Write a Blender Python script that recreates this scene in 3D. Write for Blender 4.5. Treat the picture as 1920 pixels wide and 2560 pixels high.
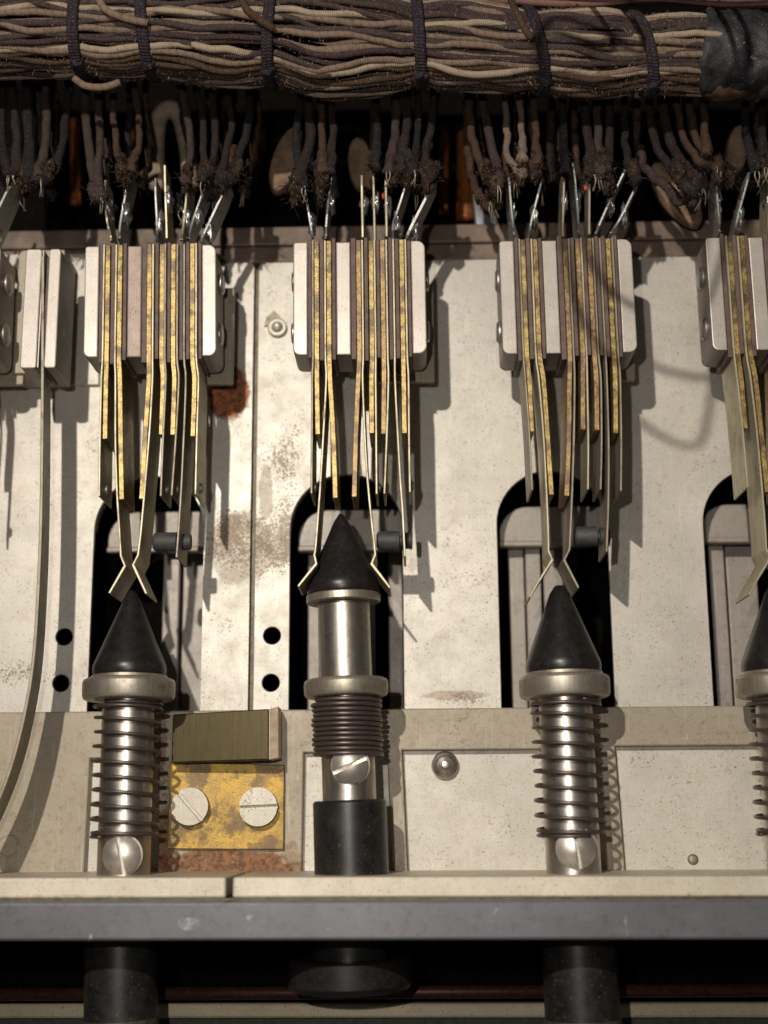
import bpy, bmesh, math, random
from mathutils import Vector, Matrix, noise as mnoise
R = random.Random(7)
S = bpy.context.scene
for o in list(bpy.data.objects): bpy.data.objects.remove(o)
COL = S.collection

# ------------------------------------------------------------------ camera
# 1 unit = 100 photo pixels at the mounting plate. The photograph is a slightly tilted top view.
FPX = 3400.0
n = Vector((70, 770, FPX)).normalized()            # world -Z seen in camera axes (x right, y down, z forward)
v = Vector((-110, -15000, FPX)); v = (v - n * v.dot(n)).normalized()   # world +Y
u = Vector(v).cross(-n)                             # world +X  (Y x Z)
if u.x < 0: u = -u
# world axes expressed in camera axes -> rows give camera->world
CW = Matrix((u, v, -n))                             # world = CW @ cam_vec
D0 = 34.0
CAMP = -(CW @ Vector((0, 0, D0)))
def W(px, py, z=0.0):
    d = CW @ Vector(((px - 960) / FPX, (py - 1280) / FPX, 1.0))
    t = (z - CAMP.z) / d.z
    return CAMP + d * t
def WX(px, py, z=0.0): return W(px, py, z).x
def WY(px, py, z=0.0): return W(px, py, z).y
cd = bpy.data.cameras.new('camera'); cam = bpy.data.objects.new('camera', cd); COL.objects.link(cam)
cx = CW @ Vector((1, 0, 0)); cy = CW @ Vector((0, -1, 0)); cz = CW @ Vector((0, 0, -1))
m = Matrix((cx, cy, cz)).transposed().to_4x4(); m.translation = CAMP
cam.matrix_world = m
cd.sensor_fit = 'HORIZONTAL'; cd.sensor_width = 36.0; cd.lens = FPX / 1920 * 36
cd.clip_start = 0.5; cd.clip_end = 300
cd.dof.use_dof = True; cd.dof.focus_distance = 31.6; cd.dof.aperture_fstop = 0.12
S.camera = cam

# ------------------------------------------------------------------ world and lamps
w = bpy.data.worlds.new('World'); S.world = w; w.use_nodes = True
wn = w.node_tree; bg = wn.nodes['Background']
tc = wn.nodes.new('ShaderNodeTexCoord'); sp = wn.nodes.new('ShaderNodeSeparateXYZ')
cr = wn.nodes.new('ShaderNodeValToRGB')
wn.links.new(tc.outputs['Generated'], sp.inputs[0]); wn.links.new(sp.outputs['Z'], cr.inputs[0])
cr.color_ramp.elements[0].position = 0.1; cr.color_ramp.elements[0].color = (.16, .14, .12, 1)
cr.color_ramp.elements[1].position = 0.9; cr.color_ramp.elements[1].color = (1, .93, .84, 1)
wn.links.new(cr.outputs[0], bg.inputs[0]); bg.inputs[1].default_value = 0.05

def lamp(name, loc, power, radius, color):
    l = bpy.data.lights.new(name, 'POINT'); l.energy = power; l.shadow_soft_size = radius; l.color = color
    o = bpy.data.objects.new(name, l); o.location = loc; COL.objects.link(o); return o
pa = W(0, 150, 0); lamp('key_lamp', (pa.x, pa.y, 54), 92000, 0.42, (1.0, .915, .80))
pb = W(730, 1755, 0); lamp('flash_lamp', (pb.x, pb.y, 35), 10500, 0.25, (1.0, .93, .85))
S.view_settings.view_transform = 'Standard'; S.view_settings.look = 'None'
S.view_settings.exposure = 0; S.view_settings.gamma = 1; S.view_settings.use_curve_mapping = False

# ------------------------------------------------------------------ materials
class NT:
    def __init__(s, name):
        s.m = bpy.data.materials.new(name); s.m.use_nodes = True; s.t = s.m.node_tree
        s.b = s.t.nodes['Principled BSDF']; s.co = s.t.nodes.new('ShaderNodeTexCoord').outputs['Object']
    def n(s, t, **k):
        x = s.t.nodes.new(t)
        for a, b in k.items(): setattr(x, a, b)
        return x
    def L(s, a, b): s.t.links.new(a, b)
    def map(s, scale=(1, 1, 1), src=None, loc=(0, 0, 0)):
        x = s.n('ShaderNodeMapping'); x.inputs['Scale'].default_value = scale; x.inputs['Location'].default_value = loc
        s.L(src or s.co, x.inputs[0]); return x.outputs[0]
    def noise(s, scale, detail=4, rough=.55, src=None, dist=0):
        x = s.n('ShaderNodeTexNoise'); x.inputs['Scale'].default_value = scale
        x.inputs['Detail'].default_value = detail; x.inputs['Roughness'].default_value = rough
        x.inputs['Distortion'].default_value = dist
        s.L(src or s.co, x.inputs['Vector']); return x.outputs['Fac']
    def ramp(s, f, a, b, inv=False):
        x = s.n('ShaderNodeMapRange'); x.interpolation_type = 'SMOOTHSTEP'
        x.inputs['From Min'].default_value = a; x.inputs['From Max'].default_value = b
        if inv: x.inputs['To Min'].default_value = 1; x.inputs['To Max'].default_value = 0
        s.L(f, x.inputs['Value']); return x.outputs['Result']
    def math(s, op, a, b=None):
        x = s.n('ShaderNodeMath'); x.operation = op
        for i, q in enumerate((a, b)):
            if q is None: continue
            if isinstance(q, (int, float)): x.inputs[i].default_value = q
            else: s.L(q, x.inputs[i])
        return x.outputs[0]
    def mix(s, f, a, b):
        x = s.n('ShaderNodeMix'); x.data_type = 'RGBA'
        if isinstance(f, (int, float)): x.inputs['Factor'].default_value = f
        else: s.L(f, x.inputs['Factor'])
        for i, q in ((6, a), (7, b)):
            if isinstance(q, tuple): x.inputs[i].default_value = q + (1,)
            else: s.L(q, x.inputs[i])
        return x.outputs[2]
    def blob(s, x, y, r, soft=.5, nz=.5, ns=2.5):
        c = s.map(src=s.n('ShaderNodeNewGeometry').outputs['Position'], loc=(-x, -y, 0)); k = s.n('ShaderNodeVectorMath', operation='MULTIPLY')
        s.L(c, k.inputs[0]); k.inputs[1].default_value = (1 / (r[0]), 1 / (r[1]), 0)
        l = s.n('ShaderNodeVectorMath', operation='LENGTH'); s.L(k.outputs[0], l.inputs[0])
        d = s.math('ADD', l.outputs['Value'], s.math('MULTIPLY', s.math('SUBTRACT', s.noise(ns, 5, .65), .5), nz * 2))
        return s.ramp(d, 1 - soft, 1, inv=True)
    def bump(s, h, strength, dist=.02):
        x = s.n('ShaderNodeBump'); x.inputs['Strength'].default_value = strength; x.inputs['Distance'].default_value = dist
        s.L(h, x.inputs['Height']); s.L(x.outputs[0], s.b.inputs['Normal'])
    def out(s, col=None, metallic=None, rough=None, spec=None):
        if col is not None:
            if isinstance(col, tuple): s.b.inputs['Base Color'].default_value = col + (1,)
            else: s.L(col, s.b.inputs['Base Color'])
        for k, q in (('Metallic', metallic), ('Roughness', rough), ('Specular IOR Level', spec)):
            if q is None: continue
            if isinstance(q, (int, float)): s.b.inputs[k].default_value = q
            else: s.L(q, s.b.inputs[k])
        return s.m
RUST = (.17, .045, .015)
def nickel(name, base, speck=.5, metallic=.18, rough=.48, spots=(), zones=(), speckcol=(.13, .085, .05)):
    t = NT(name)
    big = t.noise(.45, 4, .6); mid = t.noise(2.2, 5, .6); fine = t.noise(26, 3, .6)
    c = t.mix(t.ramp(big, .3, .7), tuple(x * .88 for x in base), tuple(min(1, x * 1.06) for x in base))
    c = t.mix(t.math('MULTIPLY', t.ramp(mid, .5, .75), .28), c, (base[0] * .82, base[1] * .72, base[2] * .58))
    c = t.mix(t.math('MULTIPLY', t.ramp(fine, .35, .75), .22), c, tuple(x * .55 for x in base))
    cl = t.noise(5.5, 8, .72, dist=.6); c = t.mix(t.math('MULTIPLY', t.ramp(cl, .50, .70), .34 if base[0] > .45 else .7), c, (base[0] * .62, base[1] * .5, base[2] * .36))
    st = t.noise(1, 6, .7, src=t.map((.5, 7, 1))); c = t.mix(t.math('MULTIPLY', t.ramp(st, .5, .75), .14), c, tuple(x * .55 for x in base))
    # dirt specks
    sp = t.noise(17, 6, .72); zone = t.noise(.8, 3, .6)
    th = t.math('ADD', sp, t.math('MULTIPLY', t.math('SUBTRACT', zone, .56), .50))
    for (x, y, rx, ry, amt) in zones:
        th = t.math('ADD', th, t.math('MULTIPLY', t.blob(x, y, (rx, ry), .9, .3), amt))
    k = t.ramp(th, .675 - .045 * speck, .71 - .045 * speck)
    c = t.mix(t.math('MULTIPLY', k, .8), c, speckcol)
    sp2 = t.noise(24, 1.5, .55)
    c = t.mix(t.math('MULTIPLY', t.ramp(t.math('ADD', sp2, t.math('MULTIPLY', t.math('SUBTRACT', th, .5), .35)), .66, .70), .8), c, speckcol)
    # fine scratches
    sc = t.noise(1, 2, .5, src=t.map((30, .7, 1) if name != 'grey_front_bar' else (1.2, 3, 1))); c = t.mix(t.math('MULTIPLY', t.ramp(sc, .62, .7), .14 if name != 'grey_front_bar' else .02), c, (.95, .93, .88))
    sc2 = t.noise(1, 3, .6, src=t.map((9, 1.1, 1), loc=(3, 1, 0)), dist=1.2); c = t.mix(t.math('MULTIPLY', t.ramp(sc2, .70, .73), .35), c, (.95, .92, .85))
    rr = t.math('ADD', t.math('MULTIPLY', mid, .25), rough - .12); me = metallic
    mm = None
    for (x, y, rx, ry, col, amt) in spots:
        bl = t.math('MULTIPLY', t.blob(x, y, (rx, ry), .22, .42, 2.6), amt)
        bl = t.math('MULTIPLY', bl, t.ramp(t.noise(6.5, 8, .75), .22, .36))
        rc = t.mix(t.ramp(t.noise(6, 8, .75), .38, .62), tuple(q * .32 for q in col), tuple(min(1, q * 1.8) for q in col))
        rc = t.mix(t.ramp(t.noise(19, 3, .6), .64, .70), rc, (.42, .34, .28))
        c = t.mix(bl, c, rc); rr = t.math('ADD', rr, t.math('MULTIPLY', bl, .3))
        me = t.math('MULTIPLY', me, t.math('SUBTRACT', 1, bl)) if not isinstance(me, float) or True else me
    h = t.math('ADD', t.math('MULTIPLY', fine, .6), t.math('MULTIPLY', k, -.8))
    t.bump(h, .16, .012)
    return t.out(c, me, rr)
def steel(name, base, rough=.3, brush=(1, 30, 30), metallic=.95, bump=.15, dirt=.25, dirtcol=(.1, .07, .05)):
    t = NT(name); b = t.noise(1, 3, .6, src=t.map(brush)); m_ = t.noise(3, 5, .65)
    c = t.mix(t.ramp(b, .25, .75), tuple(x * .8 for x in base), base)
    c = t.mix(t.math('MULTIPLY', t.ramp(m_, .52, .75), dirt), c, dirtcol)
    c = t.mix(t.math('MULTIPLY', t.ramp(t.noise(30, 2), .64, .7), dirt * 1.5), c, dirtcol)
    t.bump(b, bump, .01)
    return t.out(c, metallic, t.math('ADD', t.math('MULTIPLY', m_, .3), rough - .1))
def brass(name, a, b, d, rough=.45, metallic=.75, ns=9):
    t = NT(name); n1 = t.noise(ns, 5, .7); n2 = t.noise(1.6, 4, .6)
    c = t.mix(t.ramp(n1, .38, .62), b, a)
    c = t.mix(t.math('MULTIPLY', t.ramp(n2, .5, .6), .8), c, d); n3 = t.noise(ns * .45, 8, .75, dist=.5); c = t.mix(t.math('MULTIPLY', t.ramp(n3, .50, .60), .6), c, d)
    c = t.mix(t.math('MULTIPLY', t.ramp(t.noise(24, 3), .6, .68), .7), c, (.05, .035, .03))
    t.bump(t.noise(30, 3, .6), .5, .012)
    return t.out(c, metallic, t.math('ADD', t.math('MULTIPLY', n1, .3), rough - .15))
def plain(name, base, rough=.6, metallic=0.0, var=.35, ns=6, bump=.3, bs=30, dust=0.0, spec=None):
    t = NT(name); c = t.mix(t.ramp(t.noise(ns, 5, .6), .3, .7), tuple(x * (1 - var) for x in base), tuple(x * (1 + var) for x in base))
    if dust:
        c = t.mix(t.math('MULTIPLY', t.ramp(t.noise(22, 2, .5), .66, .72), dust), c, (.5, .42, .3))
        c = t.mix(t.math('MULTIPLY', t.ramp(t.noise(1.3, 4, .6), .5, .8), dust * .18), c, (.3, .26, .2))
    t.bump(t.noise(bs, 3, .6), bump, .012)
    return t.out(c, metallic, rough, spec)
def braid(name, a, b, stripe=.5, freq=24.0):
    t = NT(name); uv = t.n('ShaderNodeTexCoord').outputs['UV']
    sp = t.n('ShaderNodeSeparateXYZ'); t.L(uv, sp.inputs[0])
    ph = t.math('ADD', t.math('MULTIPLY', sp.outputs['X'], freq), t.math('MULTIPLY', sp.outputs['Y'], 1.0))
    tw = t.math('ADD', t.math('MULTIPLY', t.math('SINE', t.math('MULTIPLY', ph, 6.2832)), .5), .5)
    ph2 = t.math('ADD', t.math('MULTIPLY', sp.outputs['X'], freq * .23), t.math('MULTIPLY', sp.outputs['Y'], -1.0))
    s2 = t.ramp(t.math('SINE', t.math('MULTIPLY', ph2, 6.2832)), .55, .8)
    n1 = t.noise(2.5, 4, .6)
    c = t.mix(t.ramp(tw, .1, .8), tuple(x * .72 for x in a), a)
    c = t.mix(t.math('MULTIPLY', s2, stripe), c, b)
    c = t.mix(t.math('MULTIPLY', t.ramp(n1, .5, .72), .55), c, tuple(x * .35 for x in a))
    c = t.mix(t.math('MULTIPLY', t.ramp(t.noise(40, 2), .63, .7), .4), c, (.5, .42, .32))
    h = t.math('ADD', tw, t.math('MULTIPLY', t.noise(35, 3, .7), 1.2))
    t.bump(h, .8, .018)
    t.b.inputs['Sheen Weight'].default_value = .05 if a[0] > .2 else 0.0
    return t.out(c, 0, .95, .15)

PX = lambda x, y: (W(x, y).x, W(x, y).y)
def zone(px, py, rx, ry, amt): a = PX(px, py); return (a[0], a[1], rx, ry, amt)
def spot(px, py, rx, ry, col, amt): a = PX(px, py); return (a[0], a[1], rx, ry, col, amt)
NB = (.56, .53, .475)
M = {}
M['plate'] = nickel('nickel_plate', NB, .75, metallic=.25, rough=.45,
    zones=[zone(600, 1360, 1.25, 1.5, .25), zone(700, 1150, .9, 1.5, .16), zone(690, 1350, .7, 1.2, .14), zone(480, 1330, .5, .5, .12), zone(1150, 1745, 1.3, .3, .15), zone(60, 1690, 2.6, .5, .14), zone(720, 1330, .3, 1.6, .1), zone(1150, 1500, 2.5, 1.2, .03), zone(230, 1090, .7, .8, .09)],
    spots=[spot(572, 985, .60, .80, (.25, .075, .018), .97), spot(545, 905, .22, .4, (.2, .07, .02), .5), spot(600, 1370, .9, 1.0, (.30, .19, .09), .22), spot(665, 1230, .2, .8, (.36, .25, .14), .25), spot(1140, 1738, .9, .13, (.36, .22, .12), .35)])
M['frame'] = nickel('cast_frame_nickel', (.375, .325, .25), 1.0, rough=.5,
    zones=[zone(640, 2150, 1.6, .7, .06), zone(400, 1950, .6, 1.5, .12)],
    spots=[spot(560, 2165, 2.0, .42, (.20, .075, .025), .85), spot(420, 2090, .28, .75, (.15, .06, .03), .75), spot(405, 1850, .2, .9, (.18, .11, .07), .5), spot(735, 2150, .25, .5, (.25, .14, .07), .35)])
M['window'] = nickel('bright_backing', (.60, .565, .50), 1.0)
M['rail'] = nickel('rail_nickel', (.66, .60, .49), .35, spots=[spot(250, 2225, 2.0, .1, (.42, .33, .2), .35)])
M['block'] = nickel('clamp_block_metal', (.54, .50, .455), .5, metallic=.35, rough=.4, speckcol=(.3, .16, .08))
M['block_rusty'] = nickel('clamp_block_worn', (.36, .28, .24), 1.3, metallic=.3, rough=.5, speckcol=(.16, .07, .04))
M['block_side'] = nickel('shaded_block_side', (.30, .26, .215), .6)  # shade put into the colour: darker metal for the blocks' side faces
M['ins'] = plain('brown_fibre', (.105, .066, .055), .6, var=.3, ns=4, bs=22, dust=.12)
M['brass'] = brass('tarnished_brass_edge', (.45, .34, .125), (.23, .155, .065), (.10, .07, .045), .42, .65, 7)
M['brassdk'] = brass('dull_brass_edge', (.42, .29, .12), (.22, .145, .08), (.13, .085, .065), .45, .6)
M['thin'] = steel('nickel_silver_spring', (.50, .45, .32), .45, (6, 1, 6), .6, .3, .7, (.20, .14, .06))
M['thindk'] = steel('dull_spring_steel', (.33, .29, .22), .5, (6, 1, 6), .6, .3, .7, (.12, .085, .05))
M['lug'] = steel('soldered_lug', (.36, .35, .34), .45, (5, 5, 6), .65, .8, .7, (.09, .075, .07))
M['solder'] = plain('solder_blob', (.52, .52, .53), .35, .85, .3, 6, .8, 12)
M['steel'] = steel('turned_steel', (.56, .515, .46), .30, (5, 1.5, 5), .95, .3, .55, (.14, .095, .06))
M['collar'] = steel('turned_collar', (.47, .425, .355), .40, (14, 1, 14), .8, .4, .65, (.13, .09, .05))
M['coil'] = steel('blued_spring_wire', (.15, .12, .11), .34, (3, 3, 3), .7, .2, .4, (.09, .05, .035))
M['screw'] = steel('screw_steel', (.56, .52, .46), .36, (4, 4, 4), .8, .2, .4, (.16, .11, .06))
M['screwflat'] = nickel('plated_screw', (.50, .47, .40), 1.6, metallic=.35, rough=.45)
M['cone'] = plain('black_ebonite', (.014, .0125, .0125), .34, 0, .3, 5, .03, 40, .10, .42)
M['sleeve'] = plain('black_sleeve', (.013, .012, .0125), .36, 0, .4, 4, .15, 26, .22)
M['bush'] = plain('grey_bushing', (.045, .045, .047), .6, 0, .25, 7, .4, 30, .2)
M['brassplate'] = brass('stained_brass_plate', (.52, .33, .065), (.33, .215, .06), (.14, .095, .05), .48, .45, 3.4)
M['brasstab'] = brass('olive_brass', (.105, .08, .035), (.08, .06, .03), (.05, .04, .022), .36, .85, 3)
M['brasstab'] = steel('olive_brass_sheet', (.075, .06, .03), .36, (14, .8, 1), .85, .1, .3, (.06, .045, .02))
M['cutend'] = plain('cut_brass_end', (.72, .58, .45), .5, .4, .15)
M['bar'] = nickel('grey_front_bar', (.145, .15, .17), -.2, metallic=.35, rough=.42, spots=[spot(545, 2275, .28, .13, (.30, .31, .34), .6), spot(680, 2262, .1, .06, (.3, .34, .33), .5)])
M['wood'] = plain('brown_channel', (.15, .108, .082), .55, .1, .3, 1.6, .3, 20, .1)
M['mech'] = nickel('inner_nickel', (.34, .31, .275), .7)
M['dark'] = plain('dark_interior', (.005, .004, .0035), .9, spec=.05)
M['edge'] = plain('dark_plate_edge', (.10, .085, .06), .5, .5)
M['amber'] = plain('amber_enamelled_wire', (.20, .06, .012), .4, .1, .4, 5)
M['tan'] = plain('tan_sleeve', (.22, .145, .09), .85, 0, .35, 2.5, .6, 14)
M['cream'] = plain('cream_sleeve', (.25, .195, .14), .85, 0, .25, 3, .6, 14)
M['copperrod'] = plain('red_brown_rod', (.085, .035, .025), .4, .4, .3, 8, .3)
M['green'] = plain('grey_green_floor', (.05, .055, .048), .6, .2)
M['strip'] = nickel('brassy_strip', (.60, .52, .36), .6)
M['w_cream'] = braid('cream_cotton_wire', (.40, .315, .23), (.26, .17, .13), .2)
M['w_tan'] = braid('tan_cotton_wire', (.24, .17, .125), (.12, .075, .06), .4)
M['w_pink'] = braid('dusky_pink_cotton_wire', (.27, .155, .125), (.40, .09, .11), .25)
M['w_dark'] = braid('dark_cotton_wire', (.065, .047, .044), (.10, .07, .065), .2)
M['w_purple'] = braid('aubergine_cotton_wire', (.062, .038, .042), (.04, .03, .035), .3)
M['w_black'] = braid('black_wax_wire', (.020, .018, .02), (.04, .03, .028), .3)
M['w_brown'] = braid('brown_waxed_wire', (.085, .05, .032), (.04, .03, .025), .4)
M['lace'] = braid('waxed_lacing_cord', (.034, .026, .033), (.02, .015, .017), .5, 14)
M['tape'] = plain('crinkled_black_tape', (.015, .014, .018), .62, 0, .6, 5, 1.0, 16, .35)
M['lint'] = plain('cotton_lint', (.26, .19, .14), 1.0, 0, .6, 8)
M['wd_dark'] = braid('sooty_branch_wire', (.030, .023, .022), (.05, .035, .03), .3)
M['fuzz'] = plain('frayed_brown_cotton', (.030, .019, .014), .95, 0, .7, 7, 1.0, 30, .5, .1)
M['red'] = plain('red_wire_mark', (.5, .06, .03), .6)

# ------------------------------------------------------------------ mesh helpers
def rootloc(p):
    l = Vector((0, 0, 0))
    while p is not None: l += p.location; p = p.parent
    return l
def obj(name, bm, mat, parent=None, smooth=False):
    if parent is not None: bmesh.ops.translate(bm, verts=bm.verts, vec=-rootloc(parent))
    me = bpy.data.meshes.new(name); bm.normal_update(); bm.to_mesh(me); bm.free()
    me.materials.append(M[mat] if isinstance(mat, str) else mat)
    if mat in ('block', 'block_rusty', 'plate', 'frame', 'mech'): smooth = False
    if smooth:
        me.polygons.foreach_set('use_smooth', [True] * len(me.polygons))
        if smooth == 'auto':
            me.set_sharp_from_angle(angle=math.radians(25))
    o = bpy.data.objects.new(name, me); COL.objects.link(o)
    if parent is not None: o.parent = parent
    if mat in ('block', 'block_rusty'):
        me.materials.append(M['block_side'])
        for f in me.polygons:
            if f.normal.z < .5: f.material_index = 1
    return o
def tag(o, label, cat, group=None, kind=None):
    if label: o['label'] = label
    if cat: o['category'] = cat
    if group: o['group'] = group
    if kind: o['kind'] = kind
    return o
def thing(name, loc, label, cat, group=None):
    e = bpy.data.objects.new(name, None); COL.objects.link(e); e.location = loc; e.empty_display_size = .2
    return tag(e, label, cat, group)
def finish(bm, bevel=0.0, seg=2):
    bmesh.ops.recalc_face_normals(bm, faces=bm.faces)
    if bevel:
        es = [e for e in bm.edges if len(e.link_faces) == 2 and e.calc_face_angle(0) > .6]
        bmesh.ops.bevel(bm, geom=es, offset=bevel, segments=seg, affect='EDGES', profile=.5, clamp_overlap=True)
    return bm
def box(x0, x1, y0, y1, z0, z1, bevel=.02, bm=None):
    b = bmesh.new(); bmesh.ops.create_cube(b, size=1)
    for q in b.verts:
        q.co = Vector(((x0 + x1) / 2 + q.co.x * (x1 - x0), (y0 + y1) / 2 + q.co.y * (y1 - y0), (z0 + z1) / 2 + q.co.z * (z1 - z0)))
    finish(b, bevel)
    return join(bm, b)
def join(a, b):
    if a is None: return b
    me = bpy.data.meshes.new('tmp'); b.to_mesh(me); b.free(); a.from_mesh(me); bpy.data.meshes.remove(me); return a
def prism(poly, z0, z1, bevel=.02, holes=(), bm=None):
    """poly: list of (x,y); holes likewise. Caps by scan fill."""
    b = bmesh.new(); loops = []
    for L_ in [poly] + list(holes):
        vs = [b.verts.new((p[0], p[1], z1)) for p in L_]
        es = [b.edges.new((vs[i], vs[(i + 1) % len(vs)])) for i in range(len(vs))]; loops.append(es)
    r = bmesh.ops.triangle_fill(b, use_beauty=True, use_dissolve=True, edges=[e for l in loops for e in l], normal=(0, 0, 1))
    fs = [f for f in b.faces]
    ex = bmesh.ops.extrude_face_region(b, geom=fs)
    nv = [g for g in ex['geom'] if isinstance(g, bmesh.types.BMVert)]
    bmesh.ops.translate(b, verts=nv, vec=(0, 0, z0 - z1))
    bmesh.ops.recalc_face_normals(b, faces=b.faces)
    if bevel:
        es = [e for e in b.edges if len(e.link_faces) == 2 and e.calc_face_angle(0) > .9 and all(abs(q.co.z - z1) < 1e-5 for q in e.verts)]
        bmesh.ops.bevel(b, geom=es, offset=bevel, segments=2, affect='EDGES', profile=.5, clamp_overlap=True)
    return join(bm, b)
def rrect(x0, x1, y0, y1, r, corners=(1, 1, 1, 1), n_=8):
    """corner order: top-right, top-left, bottom-left, bottom-right"""
    P = []
    for (cx_, cy_, a, c) in ((x1, y1, 0, corners[0]), (x0, y1, 90, corners[1]), (x0, y0, 180, corners[2]), (x1, y0, 270, corners[3])):
        if not c: P.append((cx_, cy_)); continue
        rr = r * c; ox = cx_ - rr if a in (0, 270) else cx_ + rr; oy = cy_ - rr if a in (0, 90) else cy_ + rr
        for i in range(n_ + 1):
            t = math.radians(a + 90 * i / n_); P.append((ox + rr * math.cos(t), oy + rr * math.sin(t)))
    return P
def circ(cx_, cy_, r, n_=24): return [(cx_ + r * math.cos(2 * math.pi * i / n_), cy_ + r * math.sin(2 * math.pi * i / n_)) for i in range(n_)]
def tube(pts, rad, n_=10, bm=None, flat=None, cap=True):
    b = bmesh.new(); uv = b.loops.layers.uv.new('UVMap'); N = len(pts)
    rad = rad if isinstance(rad, (list, tuple)) else [rad] * N
    rings = []; up = None; ln = 0; lens = []
    for i, p in enumerate(pts):
        if i: ln += (p - pts[i - 1]).length
        lens.append(ln)
        t = (pts[min(i + 1, N - 1)] - pts[max(i - 1, 0)]).normalized()
        if up is None:
            up = t.cross(Vector((0, 0, 1)));
            if up.length < .1: up = t.cross(Vector((0, 1, 0)))
        up = (up - t * up.dot(t)).normalized(); s_ = t.cross(up)
        rings.append([b.verts.new(p + (up * math.cos(2 * math.pi * k / n_) + s_ * math.sin(2 * math.pi * k / n_)) * rad[i]) for k in range(n_)])
    for i in range(N - 1):
        for k in range(n_):
            f = b.faces.new((rings[i][k], rings[i][(k + 1) % n_], rings[i + 1][(k + 1) % n_], rings[i + 1][k]))
            for lp, (a, c) in zip(f.loops, ((i, k), (i, k + 1), (i + 1, k + 1), (i + 1, k))): lp[uv].uv = (lens[a], c / n_)
    if cap:
        b.faces.new(rings[0][::-1]); b.faces.new(rings[-1])
    bmesh.ops.recalc_face_normals(b, faces=b.faces)
    return join(bm, b)
def catmull(P, k=6):
    P = [Vector(p) for p in P]; Q = [P[0] * 2 - P[1]] + P + [P[-1] * 2 - P[-2]]; out = []
    for i in range(1, len(Q) - 2):
        a, b, c, d = Q[i - 1:i + 3]
        for j in range(k):
            t = j / k
            out.append(.5 * ((2 * b) + (c - a) * t + (2 * a - 5 * b + 4 * c - d) * t * t + (3 * b - a - 3 * c + d) * t ** 3))
    out.append(P[-1]); return out
def lathe(prof, A, B, n_=40, bm=None):
    """profile [(s,r)] s in units along A->B direction from A."""
    b = bmesh.new(); ax = (B - A).normalized(); e1 = ax.cross(Vector((0, 0, 1)) if abs(ax.z) < .9 else Vector((0, 1, 0))).normalized(); e2 = ax.cross(e1)
    rings = []
    for s_, r_ in prof:
        if r_ < 1e-5: rings.append([b.verts.new(A + ax * s_)])
        else: rings.append([b.verts.new(A + ax * s_ + (e1 * math.cos(2 * math.pi * k / n_) + e2 * math.sin(2 * math.pi * k / n_)) * r_) for k in range(n_)])
    for p, q in zip(rings, rings[1:]):
        for k in range(n_):
            a, c = p[k % len(p)], p[(k + 1) % len(p)]; d, e = q[k % len(q)], q[(k + 1) % len(q)]
            vs = []
            for z in (a, c, e, d):
                if z not in vs: vs.append(z)
            if len(vs) > 2: b.faces.new(vs)
    for rg in (rings[0], rings[-1]):
        if len(rg) > 1: b.faces.new(rg)
    bmesh.ops.recalc_face_normals(b, faces=b.faces)
    return join(bm, b)
def ribbon(path, th, z1, z0, endtrim=0.0, bm=None, widths=None, bev=.012):
    """thin strip standing on edge. path of (x,y) ; z1 / z0 may be lists"""
    N = len(path); b = bmesh.new(); path = [Vector((p[0], p[1], 0)) for p in path]
    Z1 = z1 if isinstance(z1, list) else [z1] * N; Z0 = z0 if isinstance(z0, list) else [z0] * N
    rows = []
    for i in range(N):
        t = (path[min(i + 1, N - 1)] - path[max(i - 1, 0)]).normalized(); nrm = Vector((-t.y, t.x, 0))
        if 0 < i < N - 1:
            t1 = (path[i] - path[i - 1]).normalized(); c = max(.4, abs(t1.dot(t))); k = 1 / c
        else: k = 1
        o_ = nrm * th * .5 * k
        rows.append([b.verts.new(path[i] + o_ + Vector((0, 0, Z1[i]))), b.verts.new(path[i] - o_ + Vector((0, 0, Z1[i]))),
                     b.verts.new(path[i] - o_ + Vector((0, 0, Z0[i]))), b.verts.new(path[i] + o_ + Vector((0, 0, Z0[i])))])
    for p, q in zip(rows, rows[1:]):
        for k in range(4): b.faces.new((p[k], p[(k + 1) % 4], q[(k + 1) % 4], q[k]))
    b.faces.new(rows[0]); b.faces.new(rows[-1][::-1])
    finish(b, 0)
    es = [e for e in b.edges if len(e.link_faces) == 2 and e.calc_face_angle(0) > 1.0]
    bmesh.ops.bevel(b, geom=es, offset=min(bev, th * .25), segments=1, affect='EDGES', clamp_overlap=True)
    return join(bm, b)
def lump(c, r, amp=.35, seed=0, sub=3, sq=(1, 1, 1), fr=1.6, bm=None):
    b = bmesh.new(); bmesh.ops.create_icosphere(b, subdivisions=sub, radius=1)
    for q in b.verts:
        d = q.co.normalized(); k = 1 + amp * (mnoise.noise(d * fr + Vector((seed * 7.3, seed * 3.1, 0))) + .5 * mnoise.noise(d * fr * 3 + Vector((seed, 0, 9))))
        q.co = Vector(c) + Vector((d.x * sq[0], d.y * sq[1], d.z * sq[2])) * r * k
    return join(bm, b)
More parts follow.
